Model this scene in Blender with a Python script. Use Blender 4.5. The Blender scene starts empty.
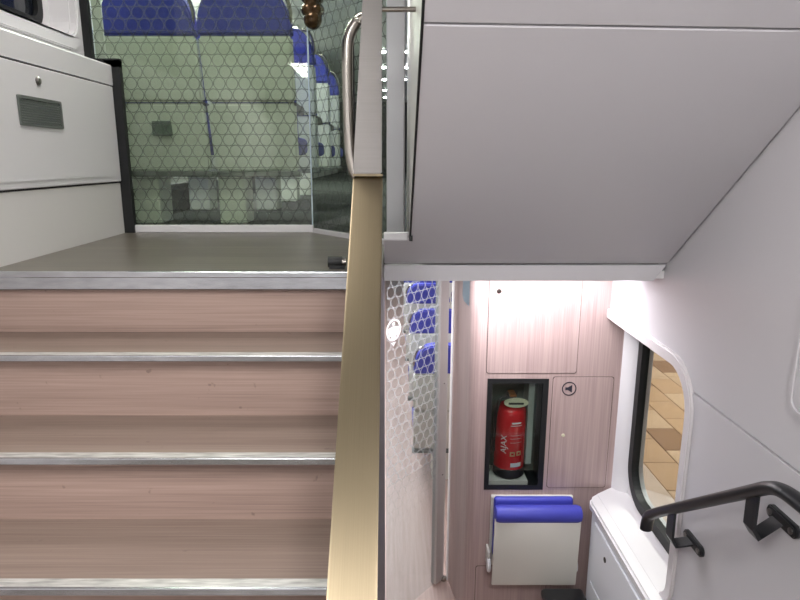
import bpy, bmesh, math, random
from mathutils import Vector, Matrix
from mathutils.geometry import tessellate_polygon
random.seed(7)
SC = bpy.context.scene
COL = SC.collection

# ------------------------------------------------------------------ camera, world, exposure
F = 620.0                      # focal length in pixels (800 wide)
TH = math.radians(12.7)        # camera looks down by this
CZ = 1.35                      # eye height above the middle landing
cam_d = bpy.data.cameras.new('camera'); cam = bpy.data.objects.new('camera', cam_d); COL.objects.link(cam)
cam_d.sensor_width = 36; cam_d.lens = F / 800 * 36; cam_d.shift_x = 10 / 800
cam_d.clip_start = 0.02; cam_d.clip_end = 100
cam.location = (0, 0, CZ); cam.rotation_euler = (math.pi / 2 - TH, 0, 0)
SC.camera = cam
W = bpy.data.worlds.new('night'); SC.world = W; W.use_nodes = True
W.node_tree.nodes['Background'].inputs[0].default_value = (0.02, 0.025, 0.035, 1)
W.node_tree.nodes['Background'].inputs[1].default_value = 0.4
SC.view_settings.view_transform = 'Standard'; SC.view_settings.look = 'None'
SC.view_settings.exposure = 0.0; SC.view_settings.gamma = 1.0
SC.view_settings.use_curve_mapping = False

# levels
ZU, ZL = 1.0, -1.10            # upper floor, lower floor (middle landing is 0)
ZCU, ZCL, ZCM = 2.97, 0.903, 2.20   # ceilings: upper, lower, middle
XL, XR = -1.30, 1.06           # wall panel faces
YW = 2.90                      # wooden wall of the lower vestibule

def ray(u, v):
    x = (u - 390) / F; y = -(v - 300) / F
    return Vector((x, math.cos(TH) + y * math.sin(TH), -math.sin(TH) + y * math.cos(TH)))
def onY(u, v, Y):
    d = ray(u, v); s = Y / d.y; return Vector((d.x * s, Y, CZ + d.z * s))
def onX(u, v, X):
    d = ray(u, v); s = X / d.x; return Vector((X, d.y * s, CZ + d.z * s))

# ------------------------------------------------------------------ materials
def lin(h):
    h = h.lstrip('#'); o = []
    for i in (0, 2, 4):
        c = int(h[i:i+2], 16) / 255
        o.append(c / 12.92 if c <= .04045 else ((c + .055) / 1.055) ** 2.4)
    return (*o, 1)
MATS = {}
def mat(name, col, rough=.5, metal=0., spec=.5, var=0., vscale=(8, 8, 8), bump=0., bscale=200., coat=0., noise_detail=4):
    m = bpy.data.materials.new(name); m.use_nodes = True; MATS[name] = m
    nt = m.node_tree; b = nt.nodes['Principled BSDF']
    b.inputs['Base Color'].default_value = lin(col); b.inputs['Roughness'].default_value = rough
    b.inputs['Metallic'].default_value = metal; b.inputs['Specular IOR Level'].default_value = spec
    b.inputs['Coat Weight'].default_value = coat
    tc = nt.nodes.new('ShaderNodeTexCoord')
    if var:
        mp = nt.nodes.new('ShaderNodeMapping'); mp.inputs['Scale'].default_value = vscale
        nz = nt.nodes.new('ShaderNodeTexNoise'); nz.inputs['Scale'].default_value = 1; nz.inputs['Detail'].default_value = noise_detail
        nt.links.new(tc.outputs['Object'], mp.inputs[0]); nt.links.new(mp.outputs[0], nz.inputs[0])
        mr = nt.nodes.new('ShaderNodeMapRange'); mr.inputs[1].default_value = .3; mr.inputs[2].default_value = .7
        mr.inputs[3].default_value = 1 - var; mr.inputs[4].default_value = 1 + var
        nt.links.new(nz.outputs[0], mr.inputs[0])
        mx = nt.nodes.new('ShaderNodeVectorMath'); mx.operation = 'SCALE'
        mx.inputs[0].default_value = lin(col)[:3]; nt.links.new(mr.outputs[0], mx.inputs['Scale'])
        nt.links.new(mx.outputs[0], b.inputs['Base Color'])
    if bump:
        n2 = nt.nodes.new('ShaderNodeTexNoise'); n2.inputs['Scale'].default_value = bscale
        nt.links.new(tc.outputs['Object'], n2.inputs[0])
        bp = nt.nodes.new('ShaderNodeBump'); bp.inputs['Strength'].default_value = bump; bp.inputs['Distance'].default_value = .002
        nt.links.new(n2.outputs[0], bp.inputs['Height']); nt.links.new(bp.outputs[0], b.inputs['Normal'])
    return m
def emit(name, col, strength):
    m = bpy.data.materials.new(name); m.use_nodes = True; MATS[name] = m
    b = m.node_tree.nodes['Principled BSDF']
    b.inputs['Base Color'].default_value = lin(col)
    b.inputs['Emission Color'].default_value = lin(col); b.inputs['Emission Strength'].default_value = strength
    return m
def wood(name, c1, c2, axis, rough=.45, fine=140., broad=9., speck=0.):
    """printed laminate: stretched noise bands along one axis"""
    m = bpy.data.materials.new(name); m.use_nodes = True; MATS[name] = m
    nt = m.node_tree; b = nt.nodes['Principled BSDF']; b.inputs['Roughness'].default_value = rough
    tc = nt.nodes.new('ShaderNodeTexCoord')
    def band(sc, along, det):
        mp = nt.nodes.new('ShaderNodeMapping'); s = [sc] * 3; s[axis] = along
        mp.inputs['Scale'].default_value = s
        nz = nt.nodes.new('ShaderNodeTexNoise'); nz.inputs['Scale'].default_value = 1; nz.inputs['Detail'].default_value = det
        nt.links.new(tc.outputs['Object'], mp.inputs[0]); nt.links.new(mp.outputs[0], nz.inputs[0]); return nz
    a, c = band(fine, 2.5, 2), band(broad, .6, 3)
    mx = nt.nodes.new('ShaderNodeMix'); mx.inputs[0].default_value = .5
    nt.links.new(a.outputs[0], mx.inputs[2]); nt.links.new(c.outputs[0], mx.inputs[3])
    rp = nt.nodes.new('ShaderNodeValToRGB'); rp.color_ramp.elements[0].position = .36; rp.color_ramp.elements[1].position = .64
    rp.color_ramp.elements[0].color = lin(c1); rp.color_ramp.elements[1].color = lin(c2)
    nt.links.new(mx.outputs[0], rp.inputs[0])
    out = rp.outputs[0]
    if speck:     # scuffs
        sp = nt.nodes.new('ShaderNodeTexNoise'); sp.inputs['Scale'].default_value = 26; sp.inputs['Detail'].default_value = 3
        nt.links.new(tc.outputs['Object'], sp.inputs[0])
        r2 = nt.nodes.new('ShaderNodeValToRGB'); r2.color_ramp.elements[0].position = .70; r2.color_ramp.elements[1].position = .76
        r2.color_ramp.elements[1].color = (speck, speck, speck, 1)
        nt.links.new(sp.outputs[0], r2.inputs[0])
        m2 = nt.nodes.new('ShaderNodeMix'); m2.data_type = 'RGBA'
        nt.links.new(r2.outputs[0], m2.inputs[0]); nt.links.new(out, m2.inputs[6]); m2.inputs[7].default_value = lin('#4d4038')
        out = m2.outputs[2]
    nt.links.new(out, b.inputs['Base Color'])
    return m
def glass(name, tint, hexp=None, etch='#c8ccc8', amount=.6, fade=None, gloss=1.0):
    """thin pane: clear + fresnel gloss; optional printed net of touching rings (UV in metres)"""
    m = bpy.data.materials.new(name); m.use_nodes = True; MATS[name] = m
    nt = m.node_tree; nt.nodes.clear(); N = nt.nodes.new; L = nt.links.new
    out = N('ShaderNodeOutputMaterial'); tr = N('ShaderNodeBsdfTransparent'); tr.inputs[0].default_value = lin(tint)
    gl = N('ShaderNodeBsdfGlossy'); gl.inputs['Roughness'].default_value = .02; gl.inputs[0].default_value = (gloss,) * 3 + (1,)
    lw = N('ShaderNodeLayerWeight'); lw.inputs[0].default_value = .5      # Schlick reflectance, the same from both sides
    pw = N('ShaderNodeMath'); pw.operation = 'POWER'; L(lw.outputs['Facing'], pw.inputs[0]); pw.inputs[1].default_value = 5
    fr = N('ShaderNodeMath'); fr.operation = 'MULTIPLY_ADD'; L(pw.outputs[0], fr.inputs[0]); fr.inputs[1].default_value = .96; fr.inputs[2].default_value = .04
    mx = N('ShaderNodeMixShader'); L(fr.outputs[0], mx.inputs[0]); L(tr.outputs[0], mx.inputs[1]); L(gl.outputs[0], mx.inputs[2])
    last = mx.outputs[0]
    if hexp:
        uv = N('ShaderNodeUVMap'); sep = N('ShaderNodeSeparateXYZ'); L(uv.outputs[0], sep.inputs[0])
        def M(op, a, b=None):
            n = N('ShaderNodeMath'); n.operation = op
            for i, s in enumerate((a, b)):
                if s is None: continue
                if isinstance(s, (int, float)): n.inputs[i].default_value = s
                else: L(s, n.inputs[i])
            return n.outputs[0]
        def dist(ou, ov):
            A, B = hexp, hexp * math.sqrt(3)
            def cen(c, o, p):   # distance to the nearest centre along one axis
                f = M('FRACT', M('ADD', M('DIVIDE', c, p), o)); return M('MULTIPLY', M('SUBTRACT', f, .5), p)
            x, y = cen(sep.outputs[0], ou, A), cen(sep.outputs[1], ov, B)
            return M('SQRT', M('ADD', M('MULTIPLY', x, x), M('MULTIPLY', y, y)))
        d = M('MINIMUM', dist(0, 0), dist(.5, .5))
        mask = M('GREATER_THAN', d, hexp * .42)
        mask = M('MULTIPLY', mask, M('LESS_THAN', d, hexp * .50))
        mask = M('MULTIPLY', mask, amount)
        if fade:
            mr = N('ShaderNodeMapRange'); mr.inputs[1].default_value = fade[0]; mr.inputs[2].default_value = fade[1]
            L(sep.outputs[1], mr.inputs[0]); mask = M('MULTIPLY', mask, mr.outputs[0])
        df = N('ShaderNodeBsdfDiffuse'); df.inputs[0].default_value = lin(etch)
        tl = N('ShaderNodeBsdfTranslucent'); tl.inputs[0].default_value = lin(etch)
        m3 = N('ShaderNodeMixShader'); m3.inputs[0].default_value = .35; L(df.outputs[0], m3.inputs[1]); L(tl.outputs[0], m3.inputs[2])
        m2 = N('ShaderNodeMixShader'); L(mask, m2.inputs[0]); L(last, m2.inputs[1]); L(m3.outputs[0], m2.inputs[2]); last = m2.outputs[0]
    L(last, out.inputs[0])
    return m

mat('panel_white', '#dcdbdd', .42, bump=.05, bscale=900)
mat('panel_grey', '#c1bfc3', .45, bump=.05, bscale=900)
mat('panel_side', '#c9c7cb', .45, bump=.05, bscale=900)
mat('plinth_white', '#d8d6d4', .45)
mat('box_white', '#eef1f6', .35)
mat('shade_gap', '#2a2628', .8)
mat('rubber', '#101214', .55)
mat('black_satin', '#15171a', .35, bump=.04)
mat('bronze_metal', '#8a7e68', .36, 1., var=.05, vscale=(900, 3, 3))
mat('post_metal', '#8d8a88', .45, 1., var=.04, vscale=(3, 3, 700))
mat('door_post', '#c2c4c8', .35, .5)
mat('steel', '#a8a39c', .2, 1.)
mat('alu', '#bcbec4', .26, 1., var=.12, vscale=(14, 60, 60))
mat('alu_worn', '#bcbab8', .45, .45, var=.35, vscale=(16, 120, 60))
mat('stile_metal', '#c6c1bf', .4, .2, var=.05, vscale=(400, 400, 3))
mat('blue_fabric', '#3d43ac', .8, var=.10, vscale=(60, 60, 60))
mat('blue_vinyl', '#4448b4', .5)
mat('seat_shell', '#dfe2da', .5)
mat('seat_white', '#dcdad2', .5)
mat('dark_plastic', '#26282a', .5)
mat('dark_floor', '#3a3b38', .5, var=.2, vscale=(5, 5, 5))
mat('saloon_carpet', '#2c302f', .9, var=.2, vscale=(30, 30, 30))
mat('divider_dark', '#4c4b50', .5, .2)
mat('lip_grey', '#d3cfd1', .42)
mat('lock_metal', '#8a8684', .3, .9)
mat('lock_dark', '#3c3430', .4, .5)
mat('vent', '#6a6f6c', .5, .3)
mat('vent_dark', '#3a3e3c', .6)
mat('red_paint', '#c3101c', .25, coat=.4)
mat('ivory', '#e0dcc0', .4)
mat('orange_plastic', '#a8642a', .4)
mat('print_white', '#e6e2e2', .5)
mat('print_cream', '#d9c894', .5)
mat('print_dark', '#2b2a38', .5)
mat('sticker_blue', '#aebfca', .4)
mat('niche_grey', '#5d6a62', .5)
mat('niche_plate', '#a9b0a8', .5)
mat('brown_gold', '#4d3a24', .22, .6, var=.4, vscale=(40, 40, 40))
mat('platform_base', '#6e6256', .8)
mat('platform_edge', '#d9c0ae', .7, var=.08)
mat('tile_tan', '#c8a27c', .7, var=.08, vscale=(5, 5, 5))
mat('tile_sand', '#d2b190', .7, var=.08, vscale=(5, 5, 5))
mat('tile_brown', '#9a7450', .7, var=.08, vscale=(5, 5, 5))
mat('night_glass', '#20242c', .05, spec=.8)
mat('saloon_wall', '#cfd0cc', .5)
mat('saloon_ceiling', '#c4c6c8', .5)
wood('wall_wood', '#a99390', '#c2aca8', 2, .4, 130, 8)
wood('step_wood', '#8b766e', '#a89187', 0, .5, 190, 14, speck=.45)
wood('tread_wood', '#79685f', '#8f7e74', 0, .5, 190, 14, speck=.3)
wood('landing_vinyl', '#524d46', '#6c655b', 0, .32, 60, 8)
wood('lower_vinyl', '#a48c85', '#baa39c', 1, .4, 60, 8)
glass('ring_glass_upper', '#eef4ec', .060, '#5a6058', .50)
glass('ring_glass_lower', '#eef3f4', .060, '#e8ecf0', .30, fade=(.50, .85))
glass('clear_glass', '#eef4f2')
glass('side_glass', '#e8eeee')
emit('lamp_white', '#fff6ee', 9.0)
emit('lamp_cool', '#f2f4ff', 14.0)
emit('spot_glow', '#f4f8ff', 60.0)

# ------------------------------------------------------------------ mesh helpers
def box(bm, x0, x1, y0, y1, z0, z1, bev=0., seg=2):
    r = bmesh.ops.create_cube(bm, size=1.0)
    vs = r['verts']
    for v in vs:
        v.co = Vector(((x0 + x1) / 2 + v.co.x * (x1 - x0), (y0 + y1) / 2 + v.co.y * (y1 - y0), (z0 + z1) / 2 + v.co.z * (z1 - z0)))
    if bev:
        es = {e for v in vs for e in v.link_edges}
        bmesh.ops.bevel(bm, geom=list(es), offset=bev, segments=seg, affect='EDGES', profile=.5)
    return bm
def B(*a, **k): return box(bmesh.new(), *a, **k)
def to3(axis, a, p):
    if axis == 0: return Vector((a, p[0], p[1]))
    if axis == 1: return Vector((p[0], a, p[1]))
    return Vector((p[0], p[1], a))
def prism(bm, pts, axis, a0, a1, hole=None):
    """outline in the plane across `axis`, extruded from a0 to a1, with an optional hole"""
    loops = [pts] + ([hole] if hole else [])
    caps = []
    tris = tessellate_polygon([[Vector((p[0], p[1], 0)) for p in lp] for lp in loops]) if hole else None
    for a in (a0, a1):
        ring = [[bm.verts.new(to3(axis, a, p)) for p in lp] for lp in loops]
        flat = [v for lp in ring for v in lp]
        if hole:
            for t in tris: bm.faces.new([flat[i] for i in t])
        else: bm.faces.new(ring[0])
        caps.append(ring)
    for r0, r1 in zip(*caps):
        n = len(r0)
        for i in range(n): bm.faces.new((r0[i], r0[(i + 1) % n], r1[(i + 1) % n], r1[i]))
    bmesh.ops.recalc_face_normals(bm, faces=bm.faces[:])
    return bm
def PR(*a, **k): return prism(bmesh.new(), *a, **k)
def tube(bm, pts, r, n=10, ry=None, cap=True):
    """tube along points; ry gives a flattened section (second half-axis is vertical-ish)"""
    pts = [Vector(p) for p in pts]; rings = []
    for i, p in enumerate(pts):
        t = (pts[min(i + 1, len(pts) - 1)] - pts[max(i - 1, 0)]).normalized()
        ref = Vector((1, 0, 0)) if abs(t.x) < .8 else Vector((0, 1, 0))
        b = t.cross(ref).normalized(); a = b.cross(t).normalized()
        rings.append([bm.verts.new(p + a * (r * math.cos(q)) + b * ((ry or r) * math.sin(q))) for q in [2 * math.pi * k / n for k in range(n)]])
    for r0, r1 in zip(rings, rings[1:]):
        for k in range(n): bm.faces.new((r0[k], r0[(k + 1) % n], r1[(k + 1) % n], r1[k]))
    if cap: bm.faces.new(rings[0]); bm.faces.new(rings[-1])
    bmesh.ops.recalc_face_normals(bm, faces=bm.faces[:])
    return bm
def T(*a, **k): return tube(bmesh.new(), *a, **k)
def lathe(bm, prof, c, n=28, axis=2):
    rings = []
    for r, h in prof:
        ring = []
        for k in range(n):
            q = 2 * math.pi * k / n; d = (r * math.cos(q), r * math.sin(q))
            o = (d[0], d[1], h) if axis == 2 else ((d[0], h, d[1]) if axis == 1 else (h, d[0], d[1]))
            ring.append(bm.verts.new(Vector(c) + Vector(o)))
        rings.append(ring)
    for r0, r1 in zip(rings, rings[1:]):
        for k in range(n): bm.faces.new((r0[k], r0[(k + 1) % n], r1[(k + 1) % n], r1[k]))
    bm.faces.new(rings[0]); bm.faces.new(rings[-1])
    bmesh.ops.recalc_face_normals(bm, faces=bm.faces[:])
    return bm
def LA(*a, **k): return lathe(bmesh.new(), *a, **k)
def smooth_path(pts, it=2):
    pts = [Vector(p) for p in pts]
    for _ in range(it):
        q = [pts[0]]
        for a, b in zip(pts, pts[1:]): q += [a * .75 + b * .25, a * .25 + b * .75]
        q.append(pts[-1]); pts = q
    return pts
def rrect(x0, x1, y0, y1, r, n=6):
    o = []
    for cx, cy, s in ((x1 - r, y1 - r, 0), (x0 + r, y1 - r, 1), (x0 + r, y0 + r, 2), (x1 - r, y0 + r, 3)):
        for k in range(n + 1):
            a = (s + k / n) * math.pi / 2; o.append((cx + r * math.cos(a), cy + r * math.sin(a)))
    return o
def circle(cx, cy, r, n=28): return [(cx + r * math.cos(2 * math.pi * k / n), cy + r * math.sin(2 * math.pi * k / n)) for k in range(n)]

# ------------------------------------------------------------------ object helpers
def worig(p):
    o = Vector((0, 0, 0))
    while p is not None: o += Vector(p.location); p = p.parent
    return o
def obj(name, bm, m, parent=None, smooth=False, label=None, local=False):
    """one mesh object from world-space geometry (moved into the parent's space)"""
    if parent is not None and not local:
        bmesh.ops.translate(bm, verts=bm.verts[:], vec=-worig(parent))
    me = bpy.data.meshes.new(name); bm.to_mesh(me); bm.free()
    if smooth:
        for p in me.polygons: p.use_smooth = True
        if smooth != 'all': me.set_sharp_from_angle(angle=math.radians(40))
    me.materials.append(MATS[m])
    o = bpy.data.objects.new(name, me); COL.objects.link(o); o.parent = parent
    if label: o['label'] = label
    return o
def tag(o, label, cat, group=None):
    o['label'] = label; o['category'] = cat
    if group: o['group'] = group
    return o
def thing(name, label, cat, loc, group=None):
    o = bpy.data.objects.new(name, None); COL.objects.link(o); o.location = loc; o.empty_display_size = .1
    return tag(o, label, cat, group)
def struct(name, bm, m, label=None, smooth=False):
    o = obj(name, bm, m, None, smooth); o['kind'] = 'structure'
    if label: o['label'] = label
    return o
def pane_bm(p0, p1, z0, z1, th=.008):
    """upright glass sheet between two plan points, UV in metres"""
    bm = bmesh.new(); uvl = bm.loops.layers.uv.new('UVMap')
    a, b = Vector((*p0, 0)), Vector((*p1, 0)); d = (b - a); Ln = d.length; d.normalize(); n = Vector((d.y, -d.x, 0))
    cs = {}
    for s in (0, 1):
        for e in (0, 1):
            for h in (0, 1):
                cs[s, e, h] = bm.verts.new((b if e else a) + n * (th * (s - .5)) + Vector((0, 0, z1 if h else z0)))
    quads = [[(0,0,0),(0,1,0),(0,1,1),(0,0,1)], [(1,1,0),(1,0,0),(1,0,1),(1,1,1)], [(0,0,0),(0,0,1),(1,0,1),(1,0,0)],
             [(0,1,0),(1,1,0),(1,1,1),(0,1,1)], [(0,0,1),(0,1,1),(1,1,1),(1,0,1)], [(0,0,0),(1,0,0),(1,1,0),(0,1,0)]]
    for q in quads:
        f = bm.faces.new([cs[k] for k in q])
        for lp, k in zip(f.loops, q):     # the rings are printed on one side only
            lp[uvl].uv = (k[1] * Ln, (z1 if k[2] else z0) - z0) if q is quads[1] else (0, 0)
    return bm
def bar_between(p0, p1, w, z0, z1, off=0.):
    """upright bar along a plan segment, width w across it"""
    a, b = Vector((*p0, 0)), Vector((*p1, 0)); d = (b - a).normalized(); n = Vector((d.y, -d.x, 0))
    pts = [a + n * (w / 2 + off), b + n * (w / 2 + off), b + n * (off - w / 2), a + n * (off - w / 2)]
    return PR([(p.x, p.y) for p in pts], 2, z0, z1)
def area_lamp(name, loc, size, power, col=(1, .96, .92), rot=(0, 0, 0), parent=None):
    l = bpy.data.lights.new(name, 'AREA'); l.shape = 'RECTANGLE'; l.size, l.size_y = size; l.energy = power; l.color = col
    o = bpy.data.objects.new(name, l); COL.objects.link(o); o.location = Vector(loc) - worig(parent); o.rotation_euler = rot; o.parent = parent
    return o
def text_mesh(txt, size):
    cu = bpy.data.curves.new('lettering', 'FONT'); cu.body = txt; cu.size = size; cu.align_x = 'CENTER'; cu.align_y = 'CENTER'
    o = bpy.data.objects.new('lettering', cu); COL.objects.link(o)
    dg = bpy.context.evaluated_depsgraph_get(); me = bpy.data.meshes.new_from_object(o.evaluated_get(dg))
    bm = bmesh.new(); bm.from_mesh(me)
    bpy.data.objects.remove(o); bpy.data.curves.remove(cu); bpy.data.meshes.remove(me)
    return bm

# ================================================================== STRUCTURE
# ---- floors
struct('floor', B(XL - .1, XR + .1, -1.3, 1.03, -.08, 0), 'landing_vinyl')
struct('floor_upper', PR([(-1.55, 1.964), (-.025, 1.964), (-.025, 2.42), (1.25, 2.42), (1.25, 3.11), (-1.55, 3.11)], 2, ZU - .06, ZU), 'landing_vinyl')
struct('floor_saloon', B(-1.55, 1.25, 3.11, 18.6, ZU - .06, ZU), 'saloon_carpet')
struct('floor_lower', B(-1.55, 1.25, 2.2, 13.0, ZL - .06, ZL), 'lower_vinyl')
# ---- ceilings
struct('ceiling', B(XL - .1, XR + .1, -1.3, .74, ZCM, ZCM + .06), 'panel_white')
struct('ceiling_upper', B(-1.55, 1.25, .74, 18.6, ZCU, ZCU + .06), 'saloon_ceiling')
struct('trim_1', B(XL - .1, .07, .70, .74, ZCM, ZCU), 'panel_white')
struct('ceiling_lower', B(-1.55, 1.25, 2.36, 13.0, ZCL, ZCL + .03), 'panel_white')

# ---- sloping ceiling over the descending stairs (X .07 .. 1.06)
SL = lambda Y: CZ + 1.432 - .78 * Y            # its surface
nrm = Vector((0, .615, .789))                  # away from the stairwell
slope = struct('ceiling_slope', PR([(2.30, SL(2.30) + .05), (.70, SL(.70) + .05), (.70, SL(.70) + .09), (2.30, SL(2.30) + .09)], 0, .075, XR + .08), 'shade_gap')
def slope_panel(poly, name, th=.022, bev=.003):
    """poly = list of (X, Y) on the slope"""
    bm = bmesh.new()
    lo = [bm.verts.new((x, y, SL(y))) for x, y in poly]; hi = [bm.verts.new(Vector((x, y, SL(y))) + nrm * th) for x, y in poly]
    bm.faces.new(lo); bm.faces.new(hi[::-1])
    for i in range(len(poly)):
        j = (i + 1) % len(poly); bm.faces.new((lo[i], hi[i], hi[j], lo[j]))
    bmesh.ops.recalc_face_normals(bm, faces=bm.faces[:])
    bmesh.ops.bevel(bm, geom=bm.edges[:], offset=bev, segments=2, affect='EDGES', profile=.5)
    return obj(name, bm, 'panel_grey', slope)
slope_panel([(.072, 1.464), (XR - .006, 1.479), (XR - .006, 2.327), (-.022, 2.327), (-.022, 2.19), (.072, 2.19)], 'panel')
slope_panel([(.072, .74), (XR - .006, .74), (XR - .006, 1.474), (.072, 1.459)], 'panel')
# lower edge board
obj('edge_board', PR([(-.022, CZ - .449), (1.005, CZ - .449), (XR - .012, CZ - .389), (-.022, CZ - .389)], 1, 2.325, 2.36), 'panel_grey', slope)
# side cheek beside the slope, and the glazed slot next to the post
struct('wall_cheek', PR([(.74, SL(.74) + .02), (2.19, SL(2.19) + .004), (2.95, ZU), (2.95, ZCU), (.74, ZCU)], 0, .078, .10), 'side_glass_panel' if 'side_glass_panel' in MATS else 'stile_metal')
struct('trim_2', B(.069, .079, 2.16, 2.20, SL(2.19), SL(2.19) + .02), 'rubber')
struct('trim_3', B(-.022, .066, 2.192, 2.225, SL(2.19) + .002, SL(2.19) + .026, bev=.003), 'panel_white')
tr = bmesh.new()
prism(tr, [(.76, SL(.76) - .002), (2.19, SL(2.19) - .002), (2.19, SL(2.19) + .02), (.76, SL(.76) + .02)], 0, .068, .074)
struct('trim_4', tr, 'rubber')

# ---- left wall: plinth, panel with grille, sloped sill, recessed window
def LZ(u, v): return onX(u, v, XL).z
zs, zt, zp = CZ - .103, CZ + .339, CZ + .433
wl = struct('wall_left', B(-1.60, -1.315, -1.3, 3.06, -.1, CZ + .40), 'shade_gap')
obj('plinth', B(-1.33, XL - .008, -1.2, 3.06, 0, zs - .004, bev=.004), 'plinth_white', wl)
mp = obj('panel', B(-1.33, XL, 1.2, 3.055, zs + .004, zt - .003, bev=.004), 'panel_white', wl)
obj('panel', B(-1.33, XL, -1.2, 1.192, zs + .004, zt - .003, bev=.004), 'panel_white', wl)
# door outline groove of the panel, lock and grille
obj('hatch', PR([(2.03, zs + .03), (2.965, zs + .03), (2.965, zt - .012), (2.03, zt - .012)], 0, XL - .001, XL + .003), 'panel_white', mp)
lk = onX(37, 81, XL)
obj('lock', LA([(.001, .0), (.016, 0), (.016, .004), (.011, .009), (.004, .009)], (XL + .002, lk.y, lk.z), n=16, axis=0), 'lock_metal', mp, True)
g0, g1 = onX(15, 94, XL), onX(62, 128, XL)
gy0, gy1, gz1, gz0 = g0.y, g1.y, g0.z, g1.z - .005
vr = obj('vent_grille', PR(rrect(gy0, gy1, gz0, gz1, .006, 3), 0, XL + .001, XL + .009, hole=rrect(gy0 + .012, gy1 - .012, gz0 + .012, gz1 - .012, .003, 3)[::-1]), 'vent', mp)
obj('grille_back', B(XL + .0005, XL + .003, gy0 + .01, gy1 - .01, gz0 + .01, gz1 - .01), 'vent_dark', mp)
for k in range(9):
    z = gz0 + .018 + k * (gz1 - gz0 - .036) / 8
    b_ = bmesh.new(); prism(b_, [(gy0 + .01, z - .004), (gy1 - .01, z - .004), (gy1 - .01, z + .003), (gy0 + .01, z + .003)], 0, XL + .003, XL + .007)
    obj('slat', b_, 'vent', mp)
# sill: vertical face to zp, then sloping outward
obj('sill', PR([(-1.34, zt + .003), (XL, zt + .003), (XL, zp - .006), (XL - .004, zp), (-1.425, zp + .035), (-1.46, zp + .035), (-1.46, zt)], 1, -1.2, 3.06), 'panel_white', wl)
# recessed window wall
win0 = rrect(1.4, 3.0, CZ + .533, CZ + 1.35, .09, 7)
uw = obj('window_surround', PR([(-1.2, zp + .03), (3.06, zp + .03), (3.06, ZCU), (-1.2, ZCU)], 0, -1.44, -1.42, hole=win0[::-1]), 'panel_white', wl)
rim = PR(rrect(1.37, 3.028, CZ + .478, CZ + 1.38, .10, 7), 0, -1.421, -1.405, hole=rrect(1.402, 2.998, CZ + .535, CZ + 1.348, .09, 7)[::-1])
bmesh.ops.bevel(rim, geom=[e for e in rim.edges if all(v.co.x > -1.41 for v in e.verts) and len(e.link_faces) == 2 and e.calc_face_angle(0) > .6], offset=.006, segments=2, affect='EDGES')
obj('window_rim', rim, 'panel_white', wl, True)
rev = PR(rrect(1.4, 3.0, CZ + .533, CZ + 1.35, .09, 7), 0, -1.53, -1.44, hole=rrect(1.404, 2.996, CZ + .537, CZ + 1.346, .088, 7)[::-1])
obj('window_reveal', rev, 'panel_white', wl)
obj('reveal_back', PR(rrect(1.4, 3.0, CZ + .533, CZ + 1.35, .09, 7), 0, -1.54, -1.53, hole=rrect(1.5, 2.91, CZ + .575, CZ + 1.3, .07, 7)[::-1]), 'panel_white', wl)
w2 = struct('window_1', PR(rrect(1.49, 2.925, CZ + .560, CZ + 1.31, .08, 7), 0, -1.535, -1.518, hole=rrect(1.53, 2.885, CZ + .598, CZ + 1.27, .05, 7)[::-1]), 'rubber')
obj('pane', B(-1.56, -1.545, 1.49, 2.93, CZ + .55, CZ + 1.32), 'night_glass', w2)

# ---- right wall: upper and lower panel around the window opening, raised lip
RB = []   # opening outline (Y, Z rel. camera) from the far top to the bottom
RB.append((YW, -.742)); RB.append((2.21, -.742))
for k in range(1, 9):
    a = math.pi / 2 * (1 + k / 8); RB.append((2.21 + .15 * math.cos(a), -.892 + .15 * math.sin(a)))
for k in range(0, 7):
    a = math.pi * (1 + .5 * k / 6); RB.append((2.15 + .09 * math.cos(a), -1.56 + .09 * math.sin(a)))
RB.append((2.62, -1.65))
seam = -.790
up = [p for p in RB if p[1] > seam + .004]; dn = [p for p in RB if p[1] < seam - .004]
def C(pts): return [(p[0], p[1] + CZ) for p in pts]
wr = struct('wall_right', PR(C([(-1.3, -2.45), (2.0, -2.45), (2.0, 1.62), (-1.3, 1.62)]), 0, XR + .05, XR + .08), 'shade_gap')
obj('panel', PR(C([(-1.3, seam + .003)] + [(up[-1][0] - .004, seam + .003)] + up[::-1] + [(YW, 1.62), (-1.3, 1.62)]), 0, XR, XR + .04), 'panel_side', wr)
obj('panel', PR(C([(-1.3, seam - .003), (-1.3, -2.45), (2.15, -2.45)] + dn[:-1][::-1] + [(dn[0][0] - .004, seam - .003)]), 0, XR - .004, XR + .04), 'panel_side', wr)
# lip around the opening
def offset_curve(pts, d):
    o = []
    for i, p in enumerate(pts):
        a, b = Vector(pts[max(i - 1, 0)]), Vector(pts[min(i + 1, len(pts) - 1)]); t = (b - a).normalized()
        o.append((p[0] + t.y * d, p[1] - t.x * d))
    return o
lip_out = offset_curve(RB[:-1], .046)
lb = PR(C(RB[:-1] + lip_out[::-1]), 0, XR - .016, XR + .03)
bmesh.ops.bevel(lb, geom=[e for e in lb.edges if all(v.co.x < XR - .01 for v in e.verts) and e.calc_face_angle(0) > .8], offset=.005, segments=3, affect='EDGES')
obj('opening_lip', lb, 'lip_grey', wr, True)
# raised hatch frame at the right
hb = PR(rrect(.55, 1.53, CZ - .635, CZ - .02, .035, 6), 0, XR - .006, XR + .002)
bmesh.ops.bevel(hb, geom=[e for e in hb.edges if all(v.co.x < XR - .003 for v in e.verts)], offset=.004, segments=2, affect='EDGES')
hp = obj('hatch', hb, 'panel_side', wr, True)
ho = PR(rrect(.54, 1.54, CZ - .645, CZ - .01, .04, 6), 0, XR - .009, XR + .001, hole=rrect(.55, 1.53, CZ - .635, CZ - .02, .035, 6)[::-1])
obj('hatch_rim', ho, 'panel_side', wr)
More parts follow.
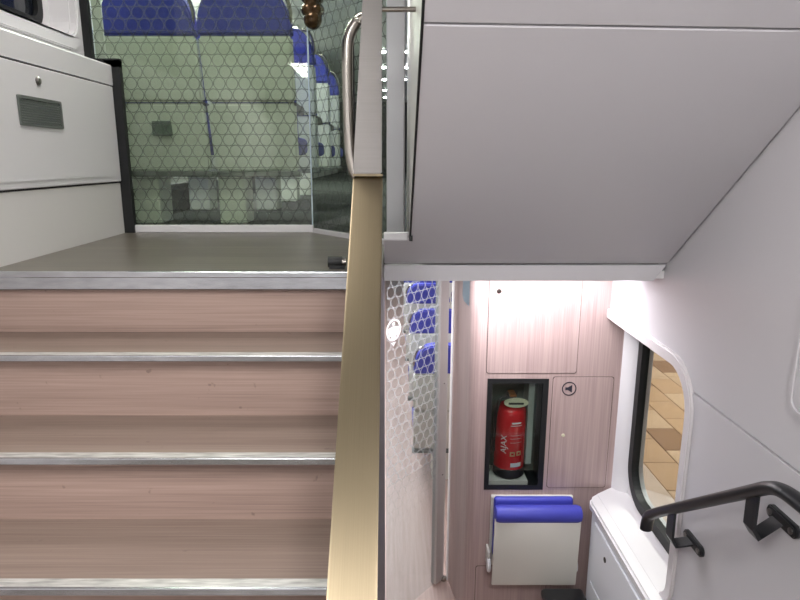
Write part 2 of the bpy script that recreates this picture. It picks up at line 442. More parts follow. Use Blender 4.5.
# outer skin with the window
XO = 1.20
wz = [(rrect(1.35, 2.83, -1.62, -.45, .17, 8))]
skin = struct('wall_right_outer', PR(C([(-1.3, -2.45), (YW + .2, -2.45), (YW + .2, 1.62), (-1.3, 1.62)]), 0, XO, XO + .05, hole=C(rrect(1.37, 2.81, -1.60, -.47, .15, 8))[::-1]), 'panel_white')
# far cove of the reveal, running from the wooden wall out to the window
struct('trim_5', PR([(1.137, YW), (1.15, 2.872), (1.172, 2.852), (1.2, 2.838), (1.21, 2.838), (1.21, YW)], 2, CZ - 1.66, CZ - .70), 'panel_white', smooth=True)
w3 = struct('window_2', PR(C(rrect(1.35, 2.83, -1.635, -.45, .18, 10)), 0, XO - .016, XO + .02, hole=C(rrect(1.40, 2.785, -1.585, -.50, .135, 10))[::-1]), 'rubber')
g_ = bmesh.new(); prism(g_, C(rrect(1.385, 2.80, -1.60, -.485, .15, 10)), 0, XO + .003, XO + .009); obj('pane', g_, 'clear_glass', w3)

# ---- wooden wall of the lower vestibule (angled, rounded corner, then facing us)
c00, c11 = onY(484.5, 379, YW), onY(547, 489, YW)
nx0, nx1, nz1, nz0 = .484, .783, c00.z, c11.z
zb, ztp = ZL, ZCL
wb = bmesh.new()
prism(wb, [(.442, zb), (1.21, zb), (1.21, ztp), (.442, ztp)], 1, YW, YW + .02,
      hole=[(nx0, nz0), (nx0, nz1), (nx1, nz1), (nx1, nz0)])
plan = [(.343, 3.262), (.391, 2.98)] + [(.442 - .05 * math.cos(a), YW + .05 - .05 * math.sin(a)) for a in [math.radians(q) for q in (14, 30, 46, 62, 76, 90)]]
outer = [(p[0] + .02, p[1] + .012) for p in plan[:-1]] + [(.442, YW + .02)]
prism(wb, plan + outer[::-1], 2, zb, ztp)
wback = struct('wall_back', wb, 'wall_wood', smooth=True)
struct('trim_6', PR([(.338, 3.262), (.342, 3.247), (.352, 3.243), (.368, 3.27), (.352, 3.30), (.338, 3.30)], 2, zb, ztp), 'panel_white')
def hatch(u0, v0, u1, v1, name='hatch', r=.012):
    a, b = onY(u0, v0, YW), onY(u1, v1, YW)
    o = rrect(a.x, b.x, b.z, a.z, r, 4)
    obj('hatch_gap', PR(rrect(a.x - .0025, b.x + .0025, b.z - .0025, a.z + .0025, r, 4), 1, YW - .0008, YW + .001), 'lock_dark', wback)
    return obj(name, PR(o, 1, YW - .0025, YW + .001), 'wall_wood', wback), a, b
h1, a1, b1 = hatch(490.5, 262, 576, 373)
p = onY(499, 291, YW)
obj('lock', LA([(.002, 0), (.011, 0), (.011, -.004), (.006, -.006), (.002, -.006)], (p.x, YW - .0025, p.z), n=16, axis=1), 'lock_dark', h1, True)
h2, a2, b2 = hatch(553.5, 377, 604.5, 487)
p = onY(569, 388.5, YW)
em = PR(circle(p.x, p.z, .036), 1, YW - .004, YW - .002, hole=circle(p.x, p.z, .031)[::-1])
obj('speaker_emblem', em, 'print_dark', h2, label='dark ring around a loudspeaker symbol')
prism(em := bmesh.new(), [(p.x - .019, p.z - .007), (p.x - .006, p.z - .007), (p.x + .014, p.z - .02), (p.x + .014, p.z + .02), (p.x - .006, p.z + .007), (p.x - .019, p.z + .007)], 1, YW - .004, YW - .002)
obj('loudspeaker_symbol', em, 'print_dark', h2)
p = onY(563, 435, YW)
obj('lock', LA([(.001, 0), (.009, 0), (.009, -.003), (.004, -.004), (.001, -.004)], (p.x, YW - .0025, p.z), n=14, axis=1), 'ivory', h2, True)
h3, a3, b3 = hatch(476, 566, 541, 660)
p0 = onY(463, 281, 3.0); 
# pale sticker on the angled part
def on_angle(t, z, off=.003):
    a, b = Vector((.343, 3.262)), Vector((.391, 2.98)); q = a + (b - a) * t; n = Vector((-(3.262 - 2.98), -(.391 - .343))).normalized()
    return Vector((q.x + n.x * off, q.y + n.y * off, z))
bm = bmesh.new()
zt_, zb_ = ZCL - .002, onY(470, 302, 3.07).z
vs = [bm.verts.new(on_angle(t, z, .003)) for t, z in ((.62, zt_), (.62, zb_ + .03), (.70, zb_ + .008), (1.03, zb_), (1.03, zt_))]
bm.faces.new(vs); bmesh.ops.solidify(bm, geom=bm.faces[:], thickness=.001)
obj('sticker', bm, 'sticker_blue', wback, label='pale blue-grey sticker')
# wall behind the camera, stairwell end and the walls under the floors
struct('wall_entrance', B(XL - .1, XR + .1, -1.36, -1.3, -.1, ZCM), 'panel_white')
struct('wall_under_landing', B(-.02, XR, .96, .99, ZL, -.08), 'step_wood')
# saloon shells
struct('wall_upper_left', B(-1.60, -1.52, 3.12, 18.6, ZU, ZCU), 'saloon_wall')
struct('wall_upper_right', B(1.20, 1.26, 2.95, 18.6, ZU, ZCU), 'saloon_wall')
struct('wall_upper_end', B(-1.55, 1.25, 18.5, 18.6, ZU, ZCU), 'dark_plastic')
struct('wall_lower_left', B(-1.60, -1.52, 2.9, 13.0, ZL, ZCL), 'saloon_wall')
struct('wall_lower_right', B(1.22, 1.28, YW + .2, 13.0, ZL, ZCL), 'saloon_wall')
struct('wall_lower_end', B(-1.55, 1.25, 12.9, 13.0, ZL, ZCL), 'saloon_wall')

# ================================================================== STAIRCASE UP
XS = -.112
st = thing('staircase', 'pinkish wood-look steps with aluminium nosings climbing to the upper deck', 'stairs', (-.7, 1.5, 0))
for k in range(5):
    Y, z = 1.935 - .236 * k, ZU - .2 * k; ro = .030 if k == 0 else .048
    obj('riser', B(XL, XS, Y + ro, Y + ro + .015, z - .2, z - .004), 'step_wood', st)
    if k: obj('tread', B(XL, XS, Y + .034, Y + .300, z - .02, z), 'tread_wood', st)
    fh = .052 if k == 0 else .013
    n_ = obj('nosing', B(XL, XS, Y, Y + (.030 if k == 0 else .036), z - fh, z + .003, bev=.002), 'alu' if k == 0 else 'alu_worn', st)
    if k == 0: obj('nosing_lip', B(XL, XS, Y - .004, Y + .014, z - .014, z + .006, bev=.003), 'alu', n_)
    else: obj('nosing_edge', B(XL, XS, Y - .003, Y + .006, z - fh - .001, z + .004, bev=.002), 'alu', n_)
# hidden flight down on the right
sd = thing('staircase', 'wood-look steps going down to the lower deck beside the black handrail', 'stairs', (.5, 1.7, ZL))
for k in range(5):
    Y, z = 1.03 + .235 * k, -.1833 * (k + 1)
    xr = .97 if k == 4 else XR - .006
    obj('tread', B(-.02, xr, Y, Y + .24, z - .02, z), 'tread_wood', sd)
    obj('riser', B(-.02, xr, Y + .228, Y + .238, max(z - .1833, ZL), z - .02), 'step_wood', sd)
    obj('nosing', B(-.02, xr, Y + .205, Y + .242, z - .012, z + .003), 'alu_worn', sd)

# ================================================================== STAIR DIVIDER
dv = thing('stair_divider', 'bronze-capped divider between the two flights with a tapering silver post', 'railing', (-.07, 1.5, 0))
capZ = lambda Y: CZ - .046 - .7194 * (2.02 - Y)
# wall body under the cap
obj('body', PR([(.86, ZL), (2.9, ZL), (2.9, ZCL + .05), (2.02, ZCL + .05), (2.02, capZ(2.02) - .02), (.86, capZ(.86) - .02)], 0, -.110, -.026), 'divider_dark', dv)
cb = PR([(.84, capZ(.84)), (2.02, capZ(2.02)), (2.02, capZ(2.02) - .03), (.84, capZ(.84) - .03)], 0, -.1175, -.0235)
bmesh.ops.bevel(cb, geom=cb.edges[:], offset=.004, segments=2, affect='EDGES')
obj('cap', cb, 'bronze_metal', dv, label='bronze-coloured sloping metal cap')
obj('cap_seam', B(-.1185, -.0235, 2.005, 2.022, capZ(2.02) - .004, capZ(2.02) + .004, bev=.001), 'bronze_metal', dv)
pb = bmesh.new()
zA, zB, zC = capZ(2.02) + .004, CZ + .55, ZCU
sec = [(-.1185, -.0265, zA), (-.077, -.0235, zB), (-.077, -.0235, zC)]
rows = [[pb.verts.new((x, y, z)) for x, y in ((a, 2.012), (b, 2.012), (b, 2.05), (a, 2.05))] for a, b, z in sec]
for r0, r1 in zip(rows, rows[1:]):
    for k in range(4): pb.faces.new((r0[k], r0[(k + 1) % 4], r1[(k + 1) % 4], r1[k]))
pb.faces.new(rows[0]); pb.faces.new(rows[-1]); bmesh.ops.recalc_face_normals(pb, faces=pb.faces[:])
bmesh.ops.bevel(pb, geom=pb.edges[:], offset=.003, segments=2, affect='EDGES')
obj('post', pb, 'post_metal', dv, label='tapering brushed silver post')
hp_ = [onY(u, v, 2.032) for u, v in ((368, 16), (357, 20), (348.5, 35), (347, 52), (347.5, 100), (349.5, 150), (352, 166), (355, 176), (362, 181))]
obj('grab_handle', T(smooth_path(hp_, 2), .0175, n=12), 'steel', dv, True, label='curved polished steel grab handle')
obj('door_seal', B(-.126, -.112, 2.052, 2.068, CZ + .01, CZ + .42), 'rubber', dv)
r0 = onY(390, 7, 2.0)
obj('cross_rod', T([(-.03, 2.03, r0.z), (.08, 2.03, r0.z)], .008, n=12), 'steel', dv, True)

# ================================================================== UPPER GLASS PARTITION
gp = thing('glass_partition', 'ring-patterned glass partition on white base trim behind the upper landing', 'partition', (-.8, 3.1, ZU))
J = (-.385, 3.10); E = (-.005, 2.615)
obj('pane', pane_bm((-1.44, 3.10), J, ZU + .03, ZCU), 'ring_glass_upper', gp)
obj('pane', pane_bm((J[0] + .006, J[1] - .007), E, ZU + .025, ZCU), 'ring_glass_upper', gp)
obj('glass_edge', B(J[0] - .003, J[0] + .003, J[1] - .010, J[1] + .004, ZU + .03, ZCU), 'sticker_blue', gp)
obj('base_trim', B(XL - .02, J[0] + .004, 3.075, 3.115, ZU, ZU + .036, bev=.003), 'panel_white', gp)
obj('base_trim', bar_between((J[0] + .003, J[1] - .006), E, .022, ZU, ZU + .02), 'panel_grey', gp)
obj('gasket', B(-1.335, -1.262, 3.06, 3.09, ZU, CZ + .455), 'rubber', gp)
obj('gasket', B(-1.46, -1.262, 3.06, 3.09, CZ + .425, CZ + .462), 'rubber', gp)
obj('edge_strip', B(-1.39, -1.345, 3.112, 3.122, CZ + .46, ZCU), 'panel_white', gp)
obj('gasket', B(-1.47, -1.385, 3.06, 3.09, CZ + .44, ZCU), 'rubber', gp)
obj('post', B(-.014, .060, 2.585, 2.645, ZU, ZCU, bev=.006), 'door_post', gp, label='brushed metal door post')
kb = bmesh.new(); kc = onY(312.5, 14, 3.05)
for dx, dz, r in ((0, -.022, .043), (-.018, .018, .034), (.02, .015, .035), (-.005, .05, .036), (.015, .075, .04), (-.02, .078, .036), (.09, .088, .03)):
    lathe(kb, [(r * math.sin(q) + 1e-4, -r * math.cos(q)) for q in [math.pi * k / 10 for k in range(11)]], (kc.x + dx, 3.055, kc.z + dz), n=16)
obj('clamp_knob', kb, 'brown_gold', gp, 'all', label='glossy bronze-brown lumpy knob at the glass joint')

# door stop on the landing
p = onY(341, 267, 2.02)
ds = thing('door_stop', 'small black door stop with metal tip at the landing edge', 'door stop', (-.16, 2.03, ZU))
obj('buffer', T([(-.205, 2.03, ZU + .022), (-.158, 2.03, ZU + .022)], .018, n=16), 'rubber', ds, True)
obj('tip', T([(-.158, 2.03, ZU + .022), (-.145, 2.03, ZU + .022)], .013, n=14), 'steel', ds, True)
obj('foot', B(-.20, -.15, 2.015, 2.045, ZU, ZU + .012), 'dark_plastic', ds)

# ================================================================== LOWER GLASS DOOR
D0, D1 = Vector((-.018, 2.885)), Vector((.256, 3.205)); dd = (D1 - D0).normalized()
dr = struct('door_1', bar_between(D1, D1 + dd * .075, .035, ZL + .012, ZCL), 'stile_metal', 'brushed metal edge of the lower glass door')
obj('pane', pane_bm(D0, D1, ZL + .012, ZCL), 'ring_glass_lower', dr)
obj('pivot', LA([(.012, 0), (.018, .002), (.018, .02), (.008, .026), (.002, .026)], (D1.x + .064, D1.y + .045, ZL), n=14), 'steel', dr, True)
for zz in (ZCL - .12, ZCL - .75, ZCL - 1.3):
    q = D1 + dd * .045; nn = Vector((dd.y, -dd.x)); q = q + nn * .0178
    obj('screw', LA([(.001, -.002), (.005, -.002), (.005, .002), (.001, .002)], (q.x, q.y, zz), n=8), 'lock_metal', dr)
# pictogram on the glass
def door_pt(s, z, off=.0065):
    n = Vector((dd.y, -dd.x)); q = D0 + dd * s + n * off; return Vector((q.x, q.y, z))
def flat_on_door(polys, name, m, off):
    bm = bmesh.new()
    for pl in polys: bm.faces.new([bm.verts.new(door_pt(s, z, off)) for s, z in pl])
    return obj(name, bm, m, dr)
best = min(((abs((door_pt(s / 400, 0).x) / (door_pt(s / 400, 0).y * 1.045) * F + 390 - 393.5), s / 400) for s in range(0, 80)))[1]
ps, pz = best, onY(393, 330, door_pt(best, 0).y).z
ci = circle(ps, pz, .056, 30)
inr = circle(ps, pz, .045, 30)
flat_on_door([[ci[i], ci[(i + 1) % 30], inr[(i + 1) % 30], inr[i]] for i in range(30)], 'pictogram_ring', 'print_white', .0065)
flat_on_door([[(ps - .042, pz + .012), (ps - .036, pz - .03), (ps - .018, pz - .03), (ps - .016, pz - .044), (ps + .016, pz - .044), (ps + .018, pz - .03), (ps + .036, pz - .03), (ps + .042, pz + .012), (ps + .012, pz + .018), (ps - .012, pz + .018)],
              [(ps - .02, pz - .062), (ps, pz - .084), (ps + .02, pz - .062)],
              circle(ps, pz + .03, .010, 14)], 'pictogram_figure', 'print_white', .0065)

# ================================================================== SEATS
def shell_bm(prof, y_top, y_bot, th):
    """prof: list of (half_width, z); leaning slab"""
    z0, z1 = prof[0][1], prof[-1][1]; bm = bmesh.new(); rows = []
    for hw, z in prof:
        t = (z - z0) / (z1 - z0); y = y_bot + (y_top - y_bot) * t
        rows.append([bm.verts.new((x, yy, z)) for x, yy in ((-hw, y), (hw, y), (hw, y + th), (-hw, y + th))])
    for r0, r1 in zip(rows, rows[1:]):
        for k in range(4): bm.faces.new((r0[k], r0[(k + 1) % 4], r1[(k + 1) % 4], r1[k]))
    bm.faces.new(rows[0]); bm.faces.new(rows[-1]); bmesh.ops.recalc_face_normals(bm, faces=bm.faces[:])
    bmesh.ops.bevel(bm, geom=[e for e in bm.edges if e.calc_face_angle(0) > .3], offset=.012, segments=3, affect='EDGES')
    return bm
def make_seat(side, shell, px=0.):
    """local: x across, y = travel direction (seat faces +y), z from floor; side = aisle side of the grab handle"""
    s = thing('train_seat', 'seat', 'seat', (0, 0, 0))
    obj('lower_shell', shell_bm([(.226, .29), (.232, .64)], .075, .16, .05), shell, s, 'x', local=True)
    obj('back_shell', shell_bm([(.232, .648), (.235, .955)], -.005, .066, .06), shell, s, 'x', local=True)
    obj('backrest', shell_bm([(.22, .45), (.225, .95)], .055, .19, .07), 'blue_fabric', s, 'x', local=True)
    obj('headrest', shell_bm([(.234, .957), (.233, 1.0), (.222, 1.06), (.20, 1.115), (.165, 1.155), (.12, 1.175)], -.045, -.008, .11), 'blue_fabric', s, 'x', local=True)
    obj('seat_cushion', B(-.225, .225, .16, .60, .38, .48, bev=.03, seg=3), 'blue_fabric', s, 'x', local=True)
    obj('pedestal', B(px - .075, px + .075, .22, .42, 0, .38, bev=.01), shell, s, local=True)
    x = side * .235
    pts = [(x - side * .03, .03, .98), (x + side * .0, -.0, 1.03), (x - side * .002, -.02, 1.09), (x - side * .03, -.03, 1.155), (x - side * .07, -.02, 1.165)]
    obj('grab_handle', T(smooth_path(pts, 2), .010, n=8), 'steel', s, 'all', local=True)
    obj('seat_beam', B(-.238, .238, .15, .21, .262, .292, bev=.006), 'vent', s, local=True)
    obj('armrest', B(x - side * .036 - .018, x - side * .022 + .018, .12, .44, .60, .65, bev=.012), 'dark_plastic', s, local=True)
    return s
def dup(root, loc):
    r = root.copy(); COL.objects.link(r); r.location = loc
    for ch in root.children:
        c = ch.copy(); COL.objects.link(c); c.parent = r
        for g in ch.children:
            d = g.copy(); COL.objects.link(d); d.parent = c
    return r
NAMES = ['nearest the glass', 'second from the glass', 'third from the glass', 'fourth from the glass']
up0 = make_seat(1, 'seat_shell', -.16)
YU = [3.30, 4.27, 5.24, 6.21]
for i, Y in enumerate(YU):
    for j, X in enumerate((-.725, -1.205)):
        if i > 1 and j: continue
        s = up0 if (i, j) == (0, 0) else dup(up0, (0, 0, 0))
        s.location = (X, Y, ZU)
        tag(s, 'blue and pale %s seat on the upper deck, %s row' % ('aisle' if j == 0 else 'window', NAMES[i]), 'seat', 'upper deck seats behind the glass')
        if (i, j) == (0, 1):
            z0 = onY(175, 129, Y + .12).z
            bin_ = B(X - .05, X + .05, Y + .085, Y + .12, z0 - .035, z0 + .04, bev=.004)
            obj('ash_bin', bin_, 'niche_grey', s)
lo0 = make_seat(-1, 'seat_white')
for i, Y in enumerate([4.22, 5.28, 6.45, 7.6]):
    for j, X in enumerate((.405, .895)):
        s = lo0 if (i, j) == (0, 0) else dup(lo0, (0, 0, 0))
        s.location = (X, Y, ZL)
        tag(s, 'blue and white %s seat on the lower deck, %s row' % ('aisle' if j == 0 else 'window', NAMES[i].replace('glass', 'glass door')), 'seat', 'lower deck seats behind the glass door')
tag(obj('heater_duct', B(-1.515, -1.45, 3.2, 12, ZU, ZU + .2, bev=.02), 'dark_plastic'), 'dark heater duct along the floor behind the upper glass', 'heater')

# ================================================================== LOWER VESTIBULE THINGS
# extinguisher niche
nc = thing('extinguisher_niche', 'black-framed wall niche around the red fire extinguisher', 'niche', ((nx0 + nx1) / 2, YW + .1, nz0))
ND = .20
nb = bmesh.new()
prism(nb, [(nx0 - .004, nz0 - .004), (nx1 + .004, nz0 - .004), (nx1 + .004, nz1 + .004), (nx0 - .004, nz1 + .004)], 1, YW + .003, YW + ND, hole=[(nx0 + .001, nz0 + .001), (nx0 + .001, nz1 - .001), (nx1 - .001, nz1 - .001), (nx1 - .001, nz0 + .001)])
obj('lining', nb, 'black_satin', nc)
obj('frame', PR([(nx0 - .002, nz0 - .002), (nx1 + .002, nz0 - .002), (nx1 + .002, nz1 + .002), (nx0 - .002, nz1 + .002)], 1, YW - .004, YW + .004,
   hole=[(nx0 + .022, nz0 + .022), (nx0 + .022, nz1 - .022), (nx1 - .026, nz1 - .022), (nx1 - .026, nz0 + .022)]), 'rubber', nc)
obj('back_plate', B(nx0, nx1, YW + ND, YW + ND + .01, nz0, nz1), 'niche_grey', nc)
obj('side_plate', B(nx1 - .075, nx1 - .045, YW + .08, YW + ND, nz0 + .1, nz1 - .02), 'niche_plate', nc)
obj('shelf', B(nx0 + .01, nx1 - .07, YW + .03, YW + ND, nz0 + .004, nz0 + .03), 'niche_plate', nc)
obj('pane', B(nx0 + .016, nx1 - .016, YW + .006, YW + .010, nz0 + .1, nz1 - .016), 'clear_glass', nc)
# extinguisher
ex0, ex1 = onY(494, 440, YW + .12), onY(524.5, 440, YW + .12)
ER = (ex1.x - ex0.x) / 2; EX = (ex0.x + ex1.x) / 2; EY = YW + .115
eb = nz0 + .03; et = onY(509, 403, YW + .115).z
fe = thing('fire_extinguisher', 'red fire extinguisher with black base standing in the wall niche', 'extinguisher', (EX, EY, eb))
H = et - eb
obj('cylinder', LA([(ER, .055), (ER, H - .045), (ER * .96, H - .022), (ER * .8, H - .004), (ER * .45, H + .008), (ER * .3, H + .012)], (EX, EY, eb), n=36), 'red_paint', fe, True)
obj('base_ring', LA([(ER * .9, 0), (ER * 1.01, .01), (ER * 1.015, .055), (ER * .98, .06)], (EX, EY, eb), n=36), 'rubber', fe, True)
obj('valve', LA([(.022, 0), (.022, .03), (.03, .034), (.03, .05), (.012, .055)], (EX, EY, et + .008), n=18), 'dark_plastic', fe, True)
tgz = et + .028
tg = bmesh.new(); prism(tg, [(EX + .012 + .062 * math.cos(a), tgz + .026 * math.sin(a)) for a in [2 * math.pi * k / 24 for k in range(24)]], 1, EY - .075, EY - .055)
bmesh.ops.bevel(tg, geom=[e for e in tg.edges if e.calc_face_angle(0) > 1], offset=.007, segments=2, affect='EDGES')
obj('carry_handle', tg, 'ivory', fe, True)
obj('handle_slot', B(EX - .028, EX + .048, EY - .0775, EY - .074, tgz - .006, tgz + .004), 'dark_plastic', fe)
obj('lever', B(EX - .018, EX + .018, EY - .05, EY + .03, tgz + .022, tgz + .036, bev=.006), 'orange_plastic', fe)
hs = [(EX - .02, EY - .02, et + .04), (EX - .06, EY - .03, et + .045), (EX - ER * .95, EY - .035, et + .0), (EX - ER * 1.04, EY - .02, et - .08), (EX - ER * 1.06, EY - .01, et - .26)]
obj('hose', T(smooth_path(hs, 2), .009, n=8), 'rubber', fe, True)
def wrap(bm, ang0, z0, rot=False):
    for v in bm.verts:
        x, y = (v.co.x, v.co.y) if not rot else (-v.co.y, v.co.x)
        a = ang0 + x / ER; v.co = Vector((EX + (ER + .0012) * math.sin(a), EY - (ER + .0012) * math.cos(a), z0 + y))
    return bm
def patch(w, h, n=8):
    bm = bmesh.new(); bmesh.ops.create_grid(bm, x_segments=n, y_segments=1, size=.5)
    for v in bm.verts: v.co = Vector((v.co.x * w, v.co.y * h, 0))
    return bm
tb = text_mesh('AJAX', .044)
obj('lettering', wrap(tb, -.55, eb + H * .50, rot=True), 'print_white', fe, label='white vertical lettering')
for k, (w, h, zf) in enumerate(((.05, .008, .80), (.06, .003, .765), (.06, .0015, .63), (.06, .0015, .585), (.06, .0015, .53))):
    obj('print_line', wrap(patch(w, h), .22, eb + H * zf), 'print_white', fe)
for a, zf in ((.02, .37), (.45, .375)):
    pm = bmesh.new(); prism(pm, [(-.013, -.012), (.013, -.012), (.013, .012), (-.013, .012)], 2, 0, .0005, hole=[(-.007, -.006), (-.007, .006), (.007, .006), (.007, -.006)])
    obj('print_symbol', wrap(pm, a, eb + H * zf), 'print_cream', fe)
obj('print_sticker', wrap(patch(.058, .022), .28, eb + .085), 'print_white', fe)

# folding seat
f0, f1 = onY(494, 520, YW - .11), onY(575, 584, YW - .11)
fx0, fx1, fz1, fz0 = f0.x, f1.x, f0.z, f1.z
fs = thing('folding_seat', 'folded white tip-up seat with blue padding on the wooden wall', 'seat', ((fx0 + fx1) / 2, YW, fz0))
obj('backing', B(fx0 - .002, fx1 - .012, YW - .026, YW - .001, fz0 + .05, onY(495, 497, YW - .03).z, bev=.006), 'seat_white', fs)
bt = onY(530, 497, YW - .045).z
bp = B(fx0 + .008, fx1 - .02, YW - .062, YW - .024, fz0 + .12, bt, bev=.016, seg=3)
obj('back_pad', bp, 'blue_vinyl', fs, True)
fl = B(fx0, fx1, YW - .120, YW - .104, fz0, fz1 + .03, bev=.004)
for v in fl.verts:                      # leans slightly out at the top
    v.co.y -= .018 * (v.co.z - fz0) / (fz1 - fz0)
obj('flap', fl, 'seat_white', fs, True)
obj('seat_pad', B(fx0 + .012, fx1 - .012, YW - .122, YW - .066, fz0 + .10, fz1 + .03, bev=.018, seg=3), 'blue_vinyl', fs, True)
rl = bmesh.new(); zr = fz1 + .040; R_ = .043
prof = [(R_ * .55, fx0 + .0), (R_ * .88, fx0 + .006), (R_, fx0 + .022), (R_, fx1 - .018), (R_ * .88, fx1 - .002), (R_ * .55, fx1 + .004)]
lathe(rl, prof, (0, YW - .118, zr), n=24, axis=0)
obj('roll_cushion', rl, 'blue_vinyl', fs, True)
for xx in (fx0 - .012, fx1 + .004):
    obj('hinge', LA([(.01, -.009), (.034, -.008), (.038, 0), (.034, .008), (.01, .009)], (xx, YW - .07, fz0 + .085), n=20, axis=0), 'panel_white', fs, True)
    obj('hinge_arm', B(xx - .006, xx + .006, YW - .075, YW, fz0 + .06, fz0 + .16, bev=.004), 'seat_white', fs)
# black thing on the floor under the seat
bk = thing('waste_bin', 'black rounded bin on the floor under the folding seat', 'bin', (.86, 2.62, ZL))
pz_ = onY(560, 588, 2.72).z; q0, q1 = onY(546, 592, 2.62), onY(590, 592, 2.62)
obj('bin_body', B(q0.x + .01, q1.x - .01, 2.50, 2.72, ZL, pz_ - .05, bev=.03, seg=4), 'black_satin', bk, True)
obj('bin_lid', B(q0.x, q1.x, 2.49, 2.73, pz_ - .05, pz_, bev=.022, seg=4), 'black_satin', bk, True)

# side cabinet under the window, and the sill behind it
zc_ = CZ - 1.64
sl_ = PR([(1.0436, 2.10), (1.0436, 2.832), (1.137, 2.896), (1.199, 2.896), (1.199, 2.03)], 2, zc_ - .05, zc_)
obj('window_sill', sl_, 'panel_white', skin)
obj('sill_front', B(1.07, 1.09, 2.16, 2.83, ZL, zc_ - .05), 'box_white', skin)
sc_ = thing('side_cabinet', 'white cabinet with sloping end under the lower window', 'cabinet', (1.09, 2.4, ZL))
pl = [(.985, 2.03), (.985, 2.77), (1.00, 2.80), (1.0428, 2.830), (1.0428, 2.03)]
ct = PR(pl, 2, zc_ - .045, zc_)
bmesh.ops.bevel(ct, geom=[e for e in ct.edges if all(q.co.x < 1.02 for q in e.verts) and e.calc_face_angle(0) > .3], offset=.010, segments=3, affect='EDGES')
obj('top', ct, 'panel_white', sc_, True)
obj('body', PR([(1.0, 2.05), (1.0, 2.76), (1.015, 2.785), (1.042, 2.80), (1.042, 2.05)], 2, ZL, zc_ - .045), 'box_white', sc_)
obj('front_door', B(.992, 1.002, 2.06, 2.70, ZL + .42, zc_ - .075, bev=.003), 'box_white', sc_)
obj('front_door', B(.992, 1.002, 2.06, 2.70, ZL + .05, ZL + .412, bev=.003), 'box_white', sc_)
p = onX(605, 560, .992)
obj('lock', LA([(.001, 0), (.013, 0), (.013, -.003), (.006, -.005), (.001, -.005)], (.992, p.y, p.z), n=14, axis=0), 'lock_dark', sc_, True)

# handrail on the right wall
XH = .975
hr = thing('handrail', 'black handrail on two brackets along the descending stair wall', 'handrail', (XH, 1.7, CZ - 1.2))
P_end, P_far, P_bend = onX(646, 529, XH), onX(650, 514, XH), onX(768, 487.5, XH)
path = [P_end, P_end + Vector((0, -.002, .03)), P_far + Vector((0, .004, -.006)), P_far + Vector((0, -.02, .012))]
path += [P_far.lerp(P_bend, t) for t in (.12, .35, .6, .85, .95)] + [P_bend, P_bend + Vector((0, -.045, .022)), P_bend + Vector((0, -.11, .03)), P_bend + Vector((0, -.5, .03)), P_bend + Vector((0, -.9, .03))]
obj('rail', T(smooth_path(path, 2), .023, n=14, ry=.018), 'black_satin', hr, True)
def bracket(u, v, ur, vr):
    w = onX(u, v, XR - .004); Yb = w.y; t = (Yb - P_bend.y) / (P_far.y - P_bend.y)
    rz = P_bend.z + (P_far.z - P_bend.z) * t - .012 if t > 0 else P_bend.z + .01
    sec = [(XH, rz), (XH, rz - .10), (XH + .014, rz - .125), (XR - .012, w.z)]
    bm = bmesh.new(); hw, th = .024, .004; rows = []
    for (x, z), sk in zip(sec, (.012, .010, .004, 0)):
        rows.append([bm.verts.new((x + a, Yb + sk + b, z + c)) for a, b, c in ((-th, -hw, -th), (-th, hw, -th), (th, hw, th), (th, -hw, th))])
    for r0, r1 in zip(rows, rows[1:]):
        for k in range(4): bm.faces.new((r0[k], r0[(k + 1) % 4], r1[(k + 1) % 4], r1[k]))
    bm.faces.new(rows[0]); bm.faces.new(rows[-1]); bmesh.ops.recalc_face_normals(bm, faces=bm.faces[:])
    br = obj('bracket', bm, 'black_satin', hr)
    fb = PR(rrect(Yb - .075, Yb + .055, w.z - .019, w.z + .019, .018, 6), 0, XR - .018, XR - .003)
    bmesh.ops.bevel(fb, geom=[e for e in fb.edges if all(q.co.x < XR - .01 for q in e.verts)], offset=.004, segments=2, affect='EDGES')
    obj('wall_plate', fb, 'black_satin', br, True)
    for dy in (-.055, .036):
        obj('screw', LA([(.001, 0), (.009, 0), (.009, -.003), (.003, -.004), (.001, -.004)], (XR - .018, Yb + dy, w.z), n=12, axis=0), 'lock_metal', br, True)
bracket(694, 541, 680, 508)
bracket(783, 519, 765, 490)

# ================================================================== PLATFORM OUTSIDE
ZP = CZ - 1.75
pf = struct('platform', B(1.30, 9.0, -2, 16, ZP - .3, ZP - .012), 'platform_base')
obj('edge_stone', B(1.30, 1.50, -2, 16, ZP - .02, ZP + .004, bev=.004), 'platform_edge', pf)
TW, TL = .20, .32
tm = {}
for nm in ('tile_tan', 'tile_sand', 'tile_brown'):
    b_ = B(.003, TW - .003, .003, TL - .003, -.012, 0, bev=.003, seg=1); me = bpy.data.meshes.new('paving_tile'); b_.to_mesh(me); b_.free(); me.materials.append(MATS[nm]); tm[nm] = me
for i in range(9):
    for j in range(13):
        k = random.random(); nm = 'tile_brown' if (i * 2 + j * 3) % 7 == 0 else ('tile_tan' if k < .55 else 'tile_sand')
        o = bpy.data.objects.new('paving_tile', tm[nm]); COL.objects.link(o); o.parent = pf
        o.location = (1.503 + i * TW, 2.1 + (j + .5 * (i % 2)) * TL, ZP)
pl_ = thing('platform_lamp', 'lamp over the station platform', 'lamp', (3.2, 4.0, 2.6))
obj('lamp_housing', B(3.0, 3.4, 3.0, 5.0, 2.62, 2.70), 'panel_white', pl_)
area_lamp('platform_light', (3.2, 4.0, 2.6), (.35, 1.9), 160, (1, .92, .84), parent=pl_)

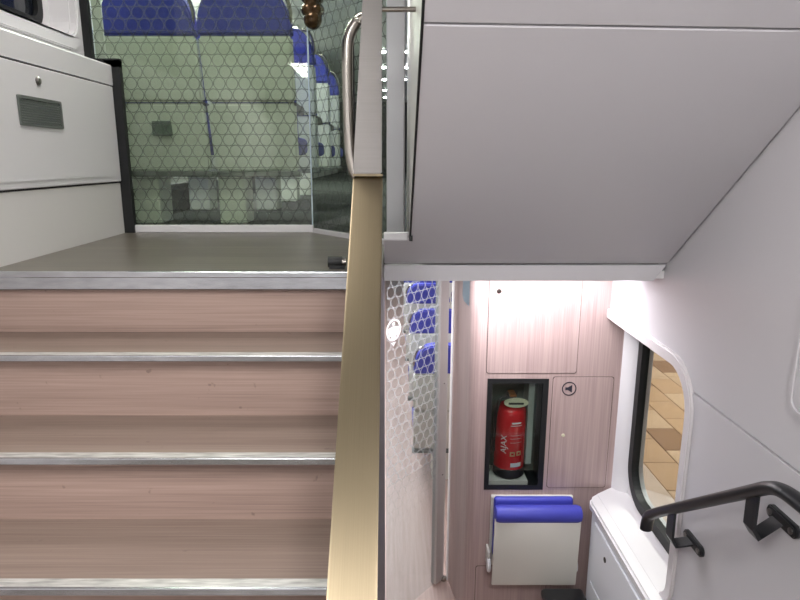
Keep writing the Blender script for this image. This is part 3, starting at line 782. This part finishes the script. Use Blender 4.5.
# ================================================================== LAMPS OF THE TRAIN
def strip_lamp(label, x, y, z, sx, sy, power, col, m='lamp_white'):
    t = thing('ceiling_lamp', label, 'lamp', (x, y, z))
    obj('lamp_frame', PR(rrect(x - sx / 2 - .02, x + sx / 2 + .02, y - sy / 2 - .02, y + sy / 2 + .02, .02, 4), 2, z - .012, z - .001,
        hole=rrect(x - sx / 2, x + sx / 2, y - sy / 2, y + sy / 2, .01, 4)[::-1]), 'panel_white', t)
    obj('diffuser', B(x - sx / 2, x + sx / 2, y - sy / 2, y + sy / 2, z - .006, z - .002), m, t)
    area_lamp('lamp_light', (x, y, z - .016), (sx, sy), power, col, parent=t)
    return t
strip_lamp('ceiling lamp over the middle landing on the left', -.65, -.1, ZCM, .5, 1.0, 24, (.99, 1, 1))
strip_lamp('ceiling lamp over the middle landing on the right', .5, -.1, ZCM, .5, 1.0, 24, (.99, 1, 1))
strip_lamp('ceiling lamp above the upper landing', -.75, 2.3, ZCU, .5, .5, 11, (1, .98, .96))
strip_lamp('ceiling lamp over the lower vestibule', .55, 2.70, ZCL, .86, .10, 9.5, (1, .95, .98), 'lamp_cool')
for i, y in enumerate((4.0, 6.4, 8.9)):
    strip_lamp(['lower deck ceiling lamp nearest the door', 'lower deck ceiling lamp in the middle', 'lower deck ceiling lamp farthest away'][i], -.15, y, ZCL, .3, 1.4, 28, (.97, .98, 1))
    strip_lamp(['upper deck ceiling lamp nearest the glass', 'upper deck ceiling lamp in the middle', 'upper deck ceiling lamp farthest away'][i], -1.28, y, ZCU, .25, 1.4, 46, (.97, 1, .95))
for i, y in enumerate((10.0, 11.6, 13.3, 15.3, 17.0)):
    for j, x in enumerate((-.115, .285)):  # left row is real; right row is added for its reflection in the side cheek
        s = thing('ceiling_spotlight', 'small round spotlight in the upper deck ceiling, %s in the %s row' % (['first', 'second', 'third', 'fourth', 'fifth'][i], ['left', 'added right-hand reflection'][j]), 'spotlight', (x, y, ZCU), 'upper deck ceiling spotlights')
        obj('ring', LA([(.05, 0), (.085, 0), (.085, -.012), (.06, -.014)], (x, y, ZCU), n=18), 'steel', s)
        obj('lens', LA([(.001, 0), (.06, -.012), (.05, -.03), (.001, -.04)], (x, y, ZCU), n=18), 'spot_glow', s)
